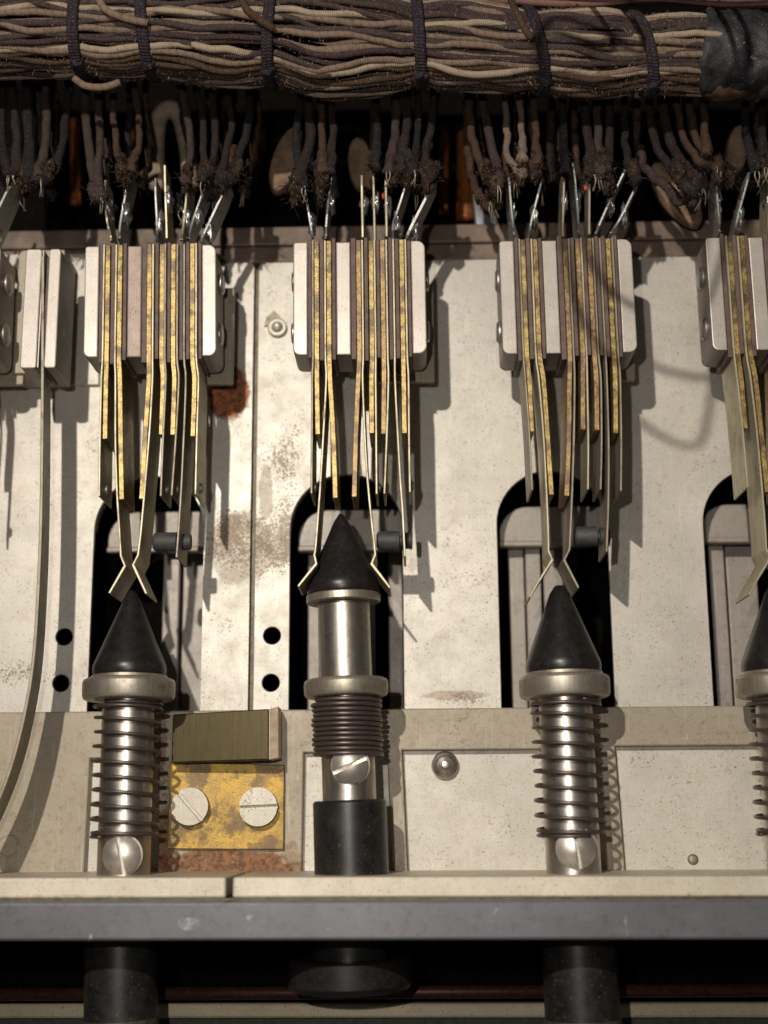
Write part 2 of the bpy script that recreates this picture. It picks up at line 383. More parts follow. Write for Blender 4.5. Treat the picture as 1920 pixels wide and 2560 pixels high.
def slotted(c, r, h, ang, dome=0.0, slotw=.09, axis_up=True, bm=None):
    """screw head lying with its axis along z; real cut slot: two half discs with a lower floor"""
    b = bmesh.new(); n_ = 40
    for sgn in (1, -1):
        # half-disc polygon
        a0 = math.asin(slotw / 2 / r); P = []
        for i in range(n_ + 1):
            t = a0 + (math.pi - 2 * a0) * i / n_; P.append((r * math.cos(t), sgn * r * math.sin(t)))
        rings = []
        for k in range(6):
            f = 1 - k / 5.0
            rr = max(f, .0); zz = h + dome * (1 - rr * rr)
            ring = []
            for (x, y) in P:
                yy = sgn * slotw / 2 + (y - sgn * slotw / 2) * rr if dome else y
                xx = x * rr if dome else x
                ring.append(Vector((xx, yy, h + (dome * (1 - (xx * xx + yy * yy) / r / r) if dome else 0))))
            rings.append(ring)
            if not dome: break
        vb = [b.verts.new((x, y, 0)) for x, y in P]
        prev = vb
        for ring in rings:
            cur = [b.verts.new(q) for q in ring]
            for i in range(len(cur)):
                j = (i + 1) % len(cur)
                try: b.faces.new((prev[i], prev[j], cur[j], cur[i]))
                except ValueError: pass
            prev = cur
        if not dome: b.faces.new(prev)
    bmesh.ops.remove_doubles(b, verts=b.verts, dist=1e-4)
    bmesh.ops.create_cone(b, cap_ends=True, segments=n_, radius1=r * .995, radius2=r * .995, depth=h * .5, matrix=Matrix.Translation((0, 0, h * .25)))
    bmesh.ops.recalc_face_normals(b, faces=b.faces)
    bmesh.ops.rotate(b, verts=b.verts, cent=(0, 0, 0), matrix=Matrix.Rotation(ang, 3, 'Z'))
    bmesh.ops.translate(b, verts=b.verts, vec=Vector(c))
    return join(bm, b)

# ================================================================== SETTING : interior behind everything
zf = -4.2
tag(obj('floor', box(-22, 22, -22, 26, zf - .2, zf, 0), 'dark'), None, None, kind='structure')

# ------------------------------------------------------------------ mounting plates
Y_TOP = WY(960, 652); Y_BOT = WY(960, 1790)
XS1 = W(628, 1200).x; XS2 = W(640, 1200).x
def slot_hole(xl, xr, ytop):
    r = (xr - xl) / 2; cx_ = (xl + xr) / 2; P = [(xl, Y_BOT - 3.2)]; N = 24
    for i in range(N + 1):
        t = math.pi - math.pi * i / N; P.append((cx_ + r * math.cos(t), ytop - r + r * math.sin(t)))
    P.append((xr, Y_BOT - 3.2)); return P
slots = []
for (l, r_, yt, ym) in ((228, 506, 1190, 1500), (724, 1008, 1185, 1500), (1247, 1527, 1176, 1500), (1769, 2062, 1170, 1500)):
    slots.append((WX(l, ym), WX(r_, ym), WY((l + r_) / 2, yt)))
PB = Y_BOT - 4.6
def plate(x0, x1, sl, holes, name, label):
    e = thing(name, ((x0 + x1) / 2, PB, -.14), label, 'metal plate')
    H = [slot_hole(*s) for s in sl] + holes
    obj('sheet', prism(rrect(x0, x1, PB, Y_TOP, .12, (1, 1, 0, 0)), -.14, 0, .018, H), 'plate', e, 'auto')
    return e
def hole(px, py, r=.215): c = PX(px, py); return circ(c[0], c[1], r, 28)
hl = [hole(160, 1592), hole(152, 1708)]; hr = [hole(680, 1589), hole(677, 1707)]
pl = plate(-14.5, XS1, slots[:1], hl, 'mounting_plate', 'speckled nickel plate at the left with a red rust patch and one slot')
pr = plate(XS2, 14.5, slots[1:], hr, 'mounting_plate', 'wide cream nickel plate right of the narrow seam, cut by three arched slots')
for e, hs in ((pl, ((160, 1592), (152, 1708))), (pr, ((680, 1589), (677, 1707)))):
    for (hx, hy) in hs:
        c = W(hx, hy); b = lathe([(0, .215), (0, .27), (.5, .27), (.5, .215), (0, .215)], Vector((c.x, c.y, -.145)), Vector((c.x, c.y, -2)), 28)
        obj('hole_collar', b, 'edge', e, 'auto')
obj('joint_strip', box(XS1 - .3, XS2 + .3, PB, Y_TOP - .02, -.34, -.2, .01), 'edge', pr)
# small nut with pointed tab on the right plate
c = W(694, 822); nb = lathe([(0, .25), (.1, .25), (.13, .22), (.13, .15), (.16, .13), (.24, .11), (.27, .05), (.27, 0)], Vector((c.x, c.y, 0)), Vector((c.x, c.y, 1)), 32)
obj('rivet', nb, 'screwflat', pr, 'auto')
c2 = W(686, 800); obj('locking_tab', prism([(c2.x - .26, c2.y - .2), (c2.x + .22, c2.y - .02), (c2.x + .0, c2.y + .24), (c2.x - .2, c2.y + .06)], 0, .06, .01), 'thindk', pr)
# raised second sheet under the left stacks
e = pl
obj('raised_sheet', prism([(-12, WY(100, 966)), (WX(250, 966), WY(250, 966)), (WX(250, 700), WY(250, 640)), (-12, WY(100, 640))], .004, .16, .015), 'plate', e)

# sloping rim seen inside each slot (the plate's turned-down edge)
def rim(xl, xr, yt):
    r = (xr - xl) / 2; cx_ = (xl + xr) / 2; b = bmesh.new(); N = 30; pts = [(xl, Y_BOT - 3)]
    for i in range(N + 1):
        t = math.pi - math.pi * i / N; pts.append((cx_ + r * math.cos(t), yt - r + r * math.sin(t)))
    pts.append((xr, Y_BOT - 3)); o1 = [b.verts.new((x, y, -.14)) for x, y in pts]; o2 = [b.verts.new((x, y, -.42)) for x, y in pts]
    for i in range(len(pts) - 1): b.faces.new((o1[i], o1[i + 1], o2[i + 1], o2[i]))
    s = bmesh.ops.solidify(b, geom=b.faces[:], thickness=.05)
    bmesh.ops.recalc_face_normals(b, faces=b.faces)
    return b
for i, s in enumerate(slots):
    obj('slot_rim', rim(*s), 'edge', pl if i == 0 else pr)

# ------------------------------------------------------------------ mechanism inside slots
mech = [('grey rocker plate inside the first slot from the left', 0), ('grey rocker plate inside the slot around the tall pushed-in plunger', 1),
        ('grey rocker plate inside the slot of the third plunger from the left', 2), ('grey rocker plate inside the slot at the right edge', 3)]
zc = -1.05
for lab, i in mech:
    l, r_, yt = slots[i]
    yb = WY(960, 1366 + (0, 2, -4, -8)[i], zc); yt2 = yt - .68
    e = thing('rocker_plate', ((l + r_) / 2, yb, zc - .2), lab, 'metal plate', 'rocker plates inside the slots')
    P = rrect(l + .12, r_ + .9, yb, yt2, .75, (0, 1, 0, 0))
    obj('rocker_body', prism(P, zc - .2, zc, .04), 'mech', e)
    obj('turned_lip', box(l + .1, r_ + .9, yb - .09, yb + .06, zc - .28, zc + .05, .04), 'mech', e)
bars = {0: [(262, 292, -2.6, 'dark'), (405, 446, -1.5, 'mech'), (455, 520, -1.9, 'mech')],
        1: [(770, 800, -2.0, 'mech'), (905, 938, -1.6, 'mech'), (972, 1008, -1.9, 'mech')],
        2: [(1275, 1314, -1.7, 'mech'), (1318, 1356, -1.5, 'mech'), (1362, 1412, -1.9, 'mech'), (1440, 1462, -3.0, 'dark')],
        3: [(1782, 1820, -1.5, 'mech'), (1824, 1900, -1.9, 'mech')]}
levlab = {0: ['dark metal lever at the left inside the first slot', 'bright narrow lever right of centre in the first slot', 'wide grey lever along the right side of the first slot'],
  1: ['grey lever left of the tall plunger barrel', 'narrow lever just right of the tall plunger barrel', 'lever at the far right in the tall plunger slot'],
  2: ['outer left grey lever in the blunt plunger slot', 'brighter second lever from the left in the blunt plunger slot', 'wide lever hidden behind the blunt plunger', 'dark lever at the right in the blunt plunger slot'],
  3: ['narrow lever at the left in the right edge slot', 'wide shaded lever in the right edge slot']}
where = ['first slot', 'slot of the pushed-in plunger', 'third slot', 'slot at the right edge']
for i in bars:
    for j, (a, b_, z, mt) in enumerate(bars[i]):
        x0 = WX(a, 1550, z); x1 = WX(b_, 1550, z)
        o = obj('lever_bar', box(x0, x1, Y_BOT - 3, WY(960, 1372, z), z - .25, z, .035), mt)
        tag(o, levlab[i][j], 'lever', 'levers deep inside the slots')

# ------------------------------------------------------------------ lower frame with windows
fy1 = WY(960, 1772, .34); fy0 = WY(960, 2206, .1) - .5
wins = []
for (a, b_, t_) in ((222, 392, 1890), (759, 968, 1880), (1006, 1372, 1876), (1542, 1918, 1870)):
    x0 = WX(a, 1960, .34); x1 = WX(b_, 1960, .34); wins.append((x0, x1, WY(960, t_, .34)))
fr = thing('frame_casting', (0, fy0, .0), 'mottled nickel frame with rectangular windows across the lower part', 'frame')
H = []
for x0, x1, y1 in wins: H.append([(x0, y1), (x1, y1), (x1 + .12, fy0 + .32), (x0 + .12 if x0 > 0 else x0 - .04, fy0 + .32)])
obj('frame_sheet', prism([(-14.5, fy0), (14.5, fy0), (14.5, fy1), (-14.5, fy1)], .03, .34, .035, H), 'frame', fr, 'auto')
o = obj('backing_sheet', box(-14.5, 14.5, fy0, WY(960, 1800), .004, .026, 0), 'window', fr)
# pins
c = W(1113, 1913, .2)
obj('pin', lathe([(0, .33), (.12, .33), (.2, .3), (.24, .22), (.3, .2), (.34, .1), (.4, .085), (.42, 0)], Vector((c.x, c.y, .02)), Vector((c.x, c.y, 1)), 36), 'steel', fr, 'auto')
c = W(1734, 2149, .1); obj('rivet', lathe([(0, .13), (.04, .12), (.06, .06), (.06, 0)], Vector((c.x, c.y, .02)), Vector((c.x, c.y, 1)), 24), 'thindk', fr, True)
c = W(22, 2115, .34); obj('rivet', lathe([(0, .26), (.02, .26), (.03, .24), (.02, .22), (.02, 0)], Vector((c.x, c.y, .335)), Vector((c.x, c.y, 1)), 32), 'frame', fr, 'auto')

# ------------------------------------------------------------------ front rails
zr = 3.7
ry1 = WY(960, 2192, zr); ry0 = WY(960, 2244, zr)
sl_r = 0.010
def railbox(xa, xb, ya, yb, z0, z1, bev, jit=0):
    b = box(xa, xb, ya, yb, z0, z1, bev)
    return b
gx = WX(573, 2220, zr)
RAILTILT = -.0035
def tiltx(b):
    for q in b.verts: q.co.y += q.co.x * RAILTILT
    return b
o = obj('guide_rail', tiltx(box(-14, gx - .07, ry0, ry1, -.3, zr, .05)), 'rail'); tag(o, 'short worn cream metal rail left of the dark notch, along the front bar', 'metal rail', 'front guide rails')
o = obj('guide_rail', tiltx(box(gx + .07, 14, ry0, ry1, -.3, zr, .05)), 'rail'); tag(o, 'long cream metal rail right of the dark notch, along the front bar', 'metal rail', 'front guide rails')
zb = 4.3
o = obj('gasket_strip', tiltx(box(-14, 14, ry0 - .10, ry0 - .004, -.2, zr - .05, .01)), 'edge'); tag(o, 'thin dark line strip between the cream rails and the grey bar', 'strip')
by1 = WY(960, 2254, zb); by0 = WY(960, 2351, zb)
o = obj('front_bar', tiltx(box(-14, 14, by0, by1, -1, zb, .06)), 'bar'); tag(o, 'smudged slate grey metal bar across the full width near the bottom', 'metal bar')
# beyond the bar (bottom of the picture)
z = -.2; o = obj('rod', tube([Vector((-14, WY(0, 2492, z) + .05, z)), Vector((14, WY(960, 2480, z) , z))], .15, 16), 'copperrod', None, True); tag(o, 'thin red brown rod running across below the grey bar', 'rod')
z = -.9; y1 = WY(960, 2508, z); y0 = WY(960, 2546, z)
o = obj('metal_strip', tiltx(box(-14, 14, y0, y1, z - .3, z, .06)), 'strip'); tag(o, 'pale brassy strip along the bottom edge, partly hidden by black knobs', 'strip')
o = obj('base_panel', tiltx(box(-14, 14, y0 - 6, y0 - .004, z - .5, z - .25, .02)), 'green'); tag(o, 'dull grey green panel peeking in along the bottom edge', 'panel')

# ------------------------------------------------------------------ brown channel behind the stacks
z = -.25
cy1 = WY(960, 566, z); cym = WY(960, 612, z); cy0 = WY(960, 650, z) 
ch = thing('channel_bar', (0, cy0, -1.2), 'dull brown stepped channel bar running behind all the spring stacks', 'bar')
obj('channel_step', box(-14, 14, cym, cy1, -1.4, z + .1, .05), 'wood', ch)
obj('channel_ledge', box(-14, 14, cy0 - .02, cym - .004, -1.4, z, .04), 'wood', ch)

# ------------------------------------------------------------------ contact spring stacks
T = 2.9; LD = 1.27
SC = 4.0
# layout in stack 2 crop pixels (offset 700, 4x) along the row y = 745 px
lay = [('clamp', 130, 275), ('ins', 277, 320), ('thin', 1, 330), ('brass', 2, 366), ('ins', 394, 440), ('thin', 3, 452), ('brass', 4, 490), ('ins', 517, 560),
       ('spacer', 562, 705), ('ins', 707, 763), ('brass', 5, 788), ('thin', 6, 826), ('ins', 842, 884), ('brass', 7, 914), ('thin', 8, 950), ('ins', 964, 1004),
       ('brass', 9, 1030), ('thin', 10, 1069), ('ins', 1086, 1128), ('thin', 11, 1139), ('ins', 1152, 1196), ('brass', 12, 1223), ('thin', 13, 1262), ('ins', 1277, 1315), ('clamp', 1317, 1460)]
BX = lambda c, py=745: WX(700 + c / SC, py, T)
base2 = BX(130)
def loc_x(c): return BX(c) - base2
topy = {0: 612, 1: 612, 2: 602, 3: 598, 4: 590}
boty = {0: 892, 1: 890, 2: 884, 3: 881, 4: 872}
# left edge of the left clamp at T for the middle of its height (photo px x at y)
basex = {1: WX(209.5, 750, T), 2: base2, 3: WX(1252.5, 740, T), 4: WX(1773.5, 735, T)}
basex[0] = basex[1] - 5.22 + .02
paths = {  # crop origin, then lower paths (4x crop coordinates, y from 950)
 2: (700, {1: [(323, 0), (320, 600), (315, 1140)], 2: [(368, 0), (376, 540)], 3: [(462, 0), (430, 600), (400, 1100), (358, 1650), (343, 1750), (363, 1838), (180, 2065)],
     4: [(500, 0), (527, 450), (545, 900), (553, 1180)], 5: [(782, 0), (760, 500), (742, 1170)], 6: [(826, 0), (850, 600), (880, 1050), (915, 1400), (942, 1640), (952, 1748), (915, 1838), (1103, 2082)],
     7: [(914, 0), (918, 530)], 8: [(956, 0), (962, 600), (966, 1145)], 9: [(1040, 0), (1035, 540)], 10: [(1084, 0), (1066, 600), (1044, 1140)],
     11: [(1150, 0), (1175, 500), (1203, 1000), (1225, 1300), (1240, 1600), (1250, 1770)], 12: [(1237, 0), (1245, 535)], 13: [(1285, 0), (1290, 600), (1300, 1125)]}),
 1: (190, {1: [(255, 0), (242, 600), (234, 1165)], 2: [(298, 0), (288, 590)], 3: [(395, 0), (395, 600), (410, 1100), (435, 1500), (450, 1760), (490, 1860), (332, 2135)],
     4: [(437, 0), (445, 600), (455, 1195)], 5: [(728, 0), (692, 550), (655, 1190)], 6: [(765, 0), (737, 500), (692, 1050), (652, 1500), (622, 1750), (572, 1850), (706, 2140)],
     7: [(868, 0), (850, 545)], 8: [(900, 0), (872, 600), (850, 1165)], 9: [(983, 0), (965, 550)], 10: [(1027, 0), (995, 600), (955, 1155)],
     11: [(1097, 0), (1075, 600), (1045, 1200), (1005, 1775)], 12: [(1185, 0), (1168, 565)], 13: [(1226, 0), (1212, 500), (1196, 1150)]}),
 3: (1220, {1: [(372, 0), (408, 500), (440, 1105)], 2: [(415, 0), (438, 515)], 3: [(508, 0), (550, 500), (578, 1000), (600, 1500), (603, 1710), (642, 1800), (490, 2040), (415, 2175)],
     4: [(555, 0), (598, 600), (635, 1150)], 5: [(815, 0), (808, 600), (788, 1160)], 6: [(866, 0), (858, 600), (840, 1150), (815, 1690), (762, 1802), (905, 2080)],
     7: [(948, 0), (950, 500)], 8: [(990, 0), (1000, 600), (997, 1100)], 9: [(1083, 0), (1090, 505)], 10: [(1128, 0), (1135, 600), (1125, 1100)],
     11: [(1188, 0), (1205, 600), (1203, 1200), (1185, 1722)], 12: [(1275, 0), (1280, 530)], 13: [(1320, 0), (1330, 600), (1327, 1115)]})}
lugs = {  # 4x crop coordinates (y from 420): edge lines of the soldering lugs
 2: {1: [(330, 720), (312, 610), (250, 200)], 3: [(450, 700), (480, 400), (545, 30)], 6: [(826, 690), (822, 130)], 8: [(948, 750), (935, 30)], 10: [(1066, 680), (1060, 180)],
     11: [(1130, 700), (1132, 570), (1180, 470), (1325, 60)], 13: [(1262, 720), (1295, 660), (1555, 190)]},
 1: {1: [(345, 720), (312, 450), (325, 180)], 3: [(415, 700), (462, 500), (580, 70)], 6: [(790, 700), (820, 600), (815, 150)], 8: [(905, 700), (910, 30)], 10: [(1040, 710), (1085, 560), (1155, 190)],
     11: [(1105, 690), (1180, 530), (1370, 120)], 13: [(1225, 720), (1290, 690), (1550, 200)]},
 3: {1: [(268, 665), (232, 500), (195, 150)], 3: [(432, 650), (432, 540), (540, 130)], 5: [(752, 680), (742, 90)], 6: [(920, 650), (885, 400), (830, 0)], 8: [(1015, 660), (1000, 95)], 10: [(1075, 650), (1180, 420), (1370, 50)],
     13: [(1225, 640), (1320, 520), (1490, 180)]}}
lablist = {0: 'spring stack cut off by the left edge with two solder-crusted lugs', 1: 'contact spring stack with a rusty middle spacer, over the first complete plunger from the left',
           2: 'contact spring stack spread open by the tall pushed-in black plunger', 3: 'contact spring stack between the pushed-in plunger and the right edge stack, over the third plunger', 4: 'contact spring stack cut off by the right edge of the picture'}
stack_root = {}
for k in (0, 1, 2, 3, 4):
    rs = random.Random(100 + k)
    src = k if k in paths else (3 if k == 4 else 1)
    ox, low = paths[src]; lg = lugs[src]
    dx = basex[k] - basex[src]; yt = WY(960, topy[k], T) if k in (2,) else WY(basex[k] and 960, topy[k], T); yb = WY(960, boty[k], T)
    # rows follow the slight roll of the camera: use the stack's own picture x
    pxc = {0: -130, 1: 370, 2: 900, 3: 1420, 4: 1940}[k]
    yt = W(pxc, topy[k], T).y; yb = W(pxc, boty[k], T).y
    dy = yt - W({1: 370, 2: 900, 3: 1420}[src], topy[src], T).y
    rt = thing('spring_stack', (basex[k] + 1.7, yb, 0), lablist[k], 'switch contacts', 'contact spring stacks in a row'); stack_root[k] = rt
    bx = basex[k]; nomz = T; rot = {0: .012, 1: .024, 2: .006, 3: .006, 4: .004}[k]; ym = (yt + yb) / 2
    def sh(b):
        for q in b.verts: q.co.x += rot * (ym - q.co.y)
        return b
    # supporting bracket
    zbk = 1.25; xr_ = bx + 3.36; yb_ = yb - .16
    obj('bracket', prism(rrect(bx + 1.9, xr_, yb_, yt - .45, .06), zbk - .16, zbk, .025), 'frame', rt)
    obj('bracket_leg', box(bx + 1.2, bx + 3.1, yb + .3, yt - .5, .1, zbk - .165, .03), 'ins', rt)
    obj('support_post', box(bx + .3, bx + 2.9, yb + .15, yt - .15, zbk + .004, T - LD + .1, .03), 'ins', rt)
    for (t_, a, b_) in lay:
        if t_ in ('clamp', 'spacer'):
            x0 = bx + loc_x(a); x1 = bx + loc_x(b_); left = a < 200; sp_ = t_ == 'spacer'
            P = rrect(x0, x1, yb, yt, .11 if sp_ else .16, (0, 0, 0, 0) if sp_ else ((0, .5, 1, 0) if left else (1.2, 0, 0, 1.2)))
            zz = T - (.03 if not sp_ else .05)
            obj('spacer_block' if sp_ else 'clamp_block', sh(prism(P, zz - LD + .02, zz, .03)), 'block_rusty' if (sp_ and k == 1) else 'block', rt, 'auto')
        elif t_ == 'ins':
            x0 = bx + loc_x(a) + .006; x1 = bx + loc_x(b_) - .006
            obj('insulator_strip', sh(box(x0, x1, yb - .06 - .12 * rs.random(), yt + .05 + .06 * rs.random(), T - LD - .03, T - .01 - .04 * rs.random(), .012)), 'ins', rt)
    for (t_, i, c) in [q for q in lay if q[0] in ('brass', 'thin')]:
        x = bx + loc_x(c); th = .118 if t_ == 'brass' else .052
        pts = [Vector((x, yt + .02, 0)), Vector((x, (yt + yb) / 2, 0)), Vector((x, yb - .05, 0))]
        for q in pts: q.x += rot * (ym - q.y)
        lo = []
        for (qx, qy) in low[i]:
            p = W(ox + qx / SC, 950 + qy / SC, T); lo.append(Vector((p.x + dx, p.y + dy, 0)))
        kink = i in (3, 6)
        if kink:
            nb_ = 3 if not (i == 3 and src == 3) else 4
            if src == 2: nb_ = 3
            soft = lo[:-nb_ + 1]; hard = lo[-nb_ + 1:]
            path = pts[:1] + catmull(pts[1:] + soft, 4) + hard
        else: path = pts[:1] + catmull(pts[1:] + lo, 4)
        zt = T + rs.uniform(-.03, .03) + (.03 if t_ == 'thin' else 0); zb_ = zt - LD
        mat = 'thin' if t_ == 'thin' else ('brass' if (i in (2, 4, 12) or rs.random() < .25) else 'brassdk')
        if t_ == 'thin' and rs.random() < .35: mat = 'thindk'
        o = obj('contact_spring', ribbon(path, th, zt, zb_), mat, rt)
        # contact rivet near the spring's end
        if t_ == 'thin' and i in (1, 8, 10, 13):
            p = lo[-1] + Vector((0, .28, 0))
            b = lathe([(0, .12), (.05, .12), (.08, .06), (.08, 0)], Vector((p.x + .02, p.y, zt - .55)), Vector((p.x + 1, p.y, zt - .55)), 16)
            obj('contact_rivet', b, 'lug', o, 'auto')
    for i, L_ in lg.items():
        P = [W(ox + qx / SC, 420 + qy / SC, T) for qx, qy in L_]; P = [Vector((p.x + dx, p.y + dy, 0)) for p in P]
        P = catmull(P, 5); N = len(P); z1 = []; z0 = []; full = rs.uniform(.85, 1.1)
        for j in range(N):
            s = j / (N - 1); wdt = .45 + .4 * min(1, s * 5) + .1 * math.sin(s * 3 + i) if s < .85 else .88 - ((s - .85) / .15) ** 2 * .25
            mid = T - .55; drop = -.55 * s
            z1.append(mid + .52 * wdt * full - drop * (s > .0)); z0.append(mid - .52 * wdt * full - drop)
        z1[0] = T - .02
        mt = rs.choice(['lug', 'lug', 'thindk', 'thin'])
        lo_ = obj('solder_lug', ribbon(P, .06, z1, z0), mt, rt)
        if rs.random() < .85:
            c = P[int(N * .55)]; zc_ = (z1[int(N * .55)] + z0[int(N * .55)]) / 2
            obj('solder_blob', lump((c.x + .04, c.y, zc_ + .1), .17, .6, rs.random() * 9, 3, (.55, 1.6, 1.7), 2.0), 'solder', lo_, True)
    # bushing on the long outer spring
    lo11 = [W(ox + qx / SC, 950 + qy / SC, T) for qx, qy in low[11]]
    pby = {1: 950 + 1620 / 4, 2: 950 + 1608 / 4, 3: 950 + 1562 / 4}[src]; pbx0 = {1: 190 + 772 / 4, 2: 700 + 965 / 4, 3: 1220 + 862 / 4}[src]; pbx1 = {1: 190 + 1150 / 4, 2: 700 + 1325 / 4, 3: 1220 + 1215 / 4}[src]
    zbz = T - .55
    A = W(pbx0, pby, zbz); B = W(pbx1, pby, zbz); A = Vector((A.x + dx, A.y + dy, zbz)); B = Vector((B.x + dx, B.y + dy, zbz)); Lb = (B - A).length
    obj('bushing', lathe([(0, 0), (0, .15), (.03, .2), (.1, .225), (Lb * .62, .225), (Lb * .62 + .01, .225), (Lb * .64, .12), (Lb * .70, .12), (Lb * .72, .20), (Lb, .18), (Lb, 0)], A, B, 28), 'bush', rt, 'auto')
    # clamping screw heads on both ends of the stack
    for sy in (.27, .73):
        yy = yb + (yt - yb) * (1 - sy)
        for side in (0, 1):
            xx = bx + (loc_x(1460) if side else 0); d = 1 if side else -1
            b = lathe([(0, .27), (.04, .27), (.08, .22), (.09, .12), (.09, 0)], Vector((xx + d * .002, yy, T - .68)), Vector((xx + d, yy, T - .68)), 30)
            obj('clamp_screw', b, 'screw', rt, 'auto')

# ------------------------------------------------------------------ left-hand side spring and its two clamps
zt = T - .1
rt = thing('side_spring', (WX(104, 918, zt), WY(104, 918, zt), 0), 'long plain spring strip curving away left, gripped between two stained clamp pieces', 'spring')
for (a, b_, r_) in ((57, 98, 'block'), (116, 146, 'block')):
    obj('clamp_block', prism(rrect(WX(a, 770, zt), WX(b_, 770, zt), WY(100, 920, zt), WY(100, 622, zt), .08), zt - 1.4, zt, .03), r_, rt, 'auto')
obj('insulator_strip', box(WX(99, 770, zt), WX(103, 770, zt), WY(100, 918, zt), WY(100, 624, zt), zt - 1.4, zt - .02, .01), 'block', rt)
obj('insulator_strip', box(WX(110, 770, zt), WX(115, 770, zt), WY(100, 918, zt), WY(100, 640, zt), zt - 1.4, zt - .06, .01), 'ins', rt)
P = [W(a, b_, zt) for a, b_ in ((107, 640), (106, 900), (105, 1100), (102, 1300), (95, 1480), (84, 1640), (66, 1760), (38, 1880), (0, 1990), (-60, 2120))]
b = ribbon(catmull([Vector((p.x, p.y, 0)) for p in P], 6), .075, zt, zt - 1.6)
for q in b.verts: q.co.x -= .16 * (zt - q.co.z)
obj('strip_spring', b, 'thindk', rt, 'auto')
obj('mounting_foot', box(WX(50, 770, 1.0), WX(165, 770, 1.0), WY(100, 945, 1.0), WY(100, 640, 1.0), .17, zt - 1.42, .03), 'frame', rt)

# ------------------------------------------------------------------ plungers
ZP = 2.15
def plunger(tip, bot, ys, r, label, kind, screw, mat='cone'):
    """tip, bot px points on the axis; ys: px y of (cone base, collar top, collar bottom, spring end, rail)"""
    A = W(tip[0], tip[1], ZP); B = W(bot[0], bot[1], ZP); ax = (B - A).normalized()
    def s_of(py):
        # distance along the axis for picture row py
        t0, t1 = -3.0, 16.0
        for _ in range(50):
            tm = (t0 + t1) / 2; p = A + ax * tm; cc = CW.transposed() @ (p - CAMP); yy = cc.y / cc.z * FPX + 1280
            if yy < py: t0 = tm
            else: t1 = tm
        return tm
    rt = thing('plunger', (B.x, B.y, ZP), label, 'plunger', 'plungers in a row')
    cb = s_of(ys['base']); tipf = r.get('flat', .07)
    prof = [(0, 0), (.015, tipf * .7), (.05, tipf), (.2, tipf + .10)]
    for i in range(1, 9):
        f = i / 8; prof.append((.2 + (cb - .27 - .2) * f, tipf + .10 + (r['cone'] - tipf - .125) * f))
    prof += [(cb - .2, r['cone'] - .004), (cb - .1, r['cone']), (cb - .02, r['cone'] - .02), (cb, r['cone'] - .06), (cb, 0)]
    obj('cone_tip', lathe(prof, A, B, 56), mat, rt, 'auto')
    if kind == 'pushed':
        w1 = s_of(ys['wash'])
        obj('washer', lathe([(cb + .004, 0), (cb + .004, r['cone'] - .02), (cb + .03, r['cone'] + .01), (w1 - .02, r['cone'] + .01), (w1, r['cone'] - .02), (w1, 0)], A, B, 56), 'collar', rt, 'auto')
        c0 = s_of(ys['c0']); c1 = s_of(ys['c1'])
        obj('barrel', lathe([(w1 + .004, 0), (w1 + .004, r['barrel'] - .02), (w1 + .03, r['barrel']), (s_of(2010), r['barrel']), (s_of(2010), 0)], A, B, 56), 'steel', rt, 'auto')
    else:
        c0 = s_of(ys['c0']); c1 = s_of(ys['c1'])
        obj('barrel', lathe([(c1 - .05, 0), (c1 - .05, r['barrel']), (s_of(2230), r['barrel']), (s_of(2230), 0)], A, B, 56), 'steel', rt, 'auto')
        obj('cone_seat', lathe([(cb + .002, 0), (cb + .002, r['cone'] + .015), (c0 - .002, r['cone'] + .03), (c0 - .002, 0)], A, B, 48), 'collar', rt, 'auto')
    R_ = r['collar'] - .01
    obj('collar', lathe([(c0, 0), (c0, R_ - .09), (c0 + .03, R_ - .03), (c0 + .09, R_), (c1 - .10, R_ - .005), (c1 - .03, R_ - .035), (c1, R_ - .10), (c1 + .003, r['barrel'] + .02), (c1 + .003, 0)], A, B, 64), 'collar', rt, 'auto')
    # helical spring
    s0 = c1 + .06; s1 = s_of(ys['spr']); turns = r['turns']; rr = r['spring']; wr = r['wire']
    e1 = ax.cross(Vector((0, 0, 1))).normalized(); e2 = e1.cross(ax) if e1.cross(ax).z > 0 else ax.cross(e1)
    pts = []; N = int(turns * 28)
    for i in range(N + 1):
        f = i / N; tt = f * turns
        # closed ends
        lead = 1.2 if kind != 'pushed' else 0
        if lead:
            pitch = (s1 - s0 - 4 * wr * lead) / (turns - 2 * lead)
            s_ = s0 + (tt * 2 * wr if tt < lead else lead * 2 * wr + (min(tt, turns - lead) - lead) * pitch + max(0, tt - (turns - lead)) * 2 * wr)
        else: s_ = s0 + f * (s1 - s0)
        an = tt * 2 * math.pi + r.get('ph', 0)
        rad_ = rr + .02 * math.sin(tt * 1.7)
        pts.append(A + ax * s_ + (e1 * math.cos(an) + e2 * math.sin(an)) * rad_)
    obj('coil_spring', tube(pts, wr, 8), 'coil', rt, True)
    # slotted screw on the barrel
    sx, sy, sr, ang = screw; c = W(sx, sy, ZP + r['barrel'] + .05)
    cseat = W(sx + 2, sy, ZP + r['barrel'])
    obj('screw_seat', lathe([(0, 0), (0, sr + .035), (.35, sr + .035), (.355, sr + .01), (.33, 0)], Vector((cseat.x, cseat.y, ZP + r['barrel'] - .4)), Vector((cseat.x, cseat.y, 9)), 36), 'thindk', rt, 'auto')
    obj('screw', slotted((c.x, c.y, ZP + r['barrel'] - .06), sr, .12, ang, .13, .085), 'screw', rt, 'auto')
    if kind == 'pushed':
        a = s_of(2001); b_ = s_of(2230)
        obj('sleeve', lathe([(a, 0), (a, r['sleeve'] - .04), (a + .05, r['sleeve']), (b_, r['sleeve']), (b_, 0)], A, B, 56), 'sleeve', rt, 'auto')
    return rt, A, ax, s_of
R1 = dict(cone=.84, collar=1.06, barrel=.585, spring=.735, wire=.042, turns=11, ph=1.0)
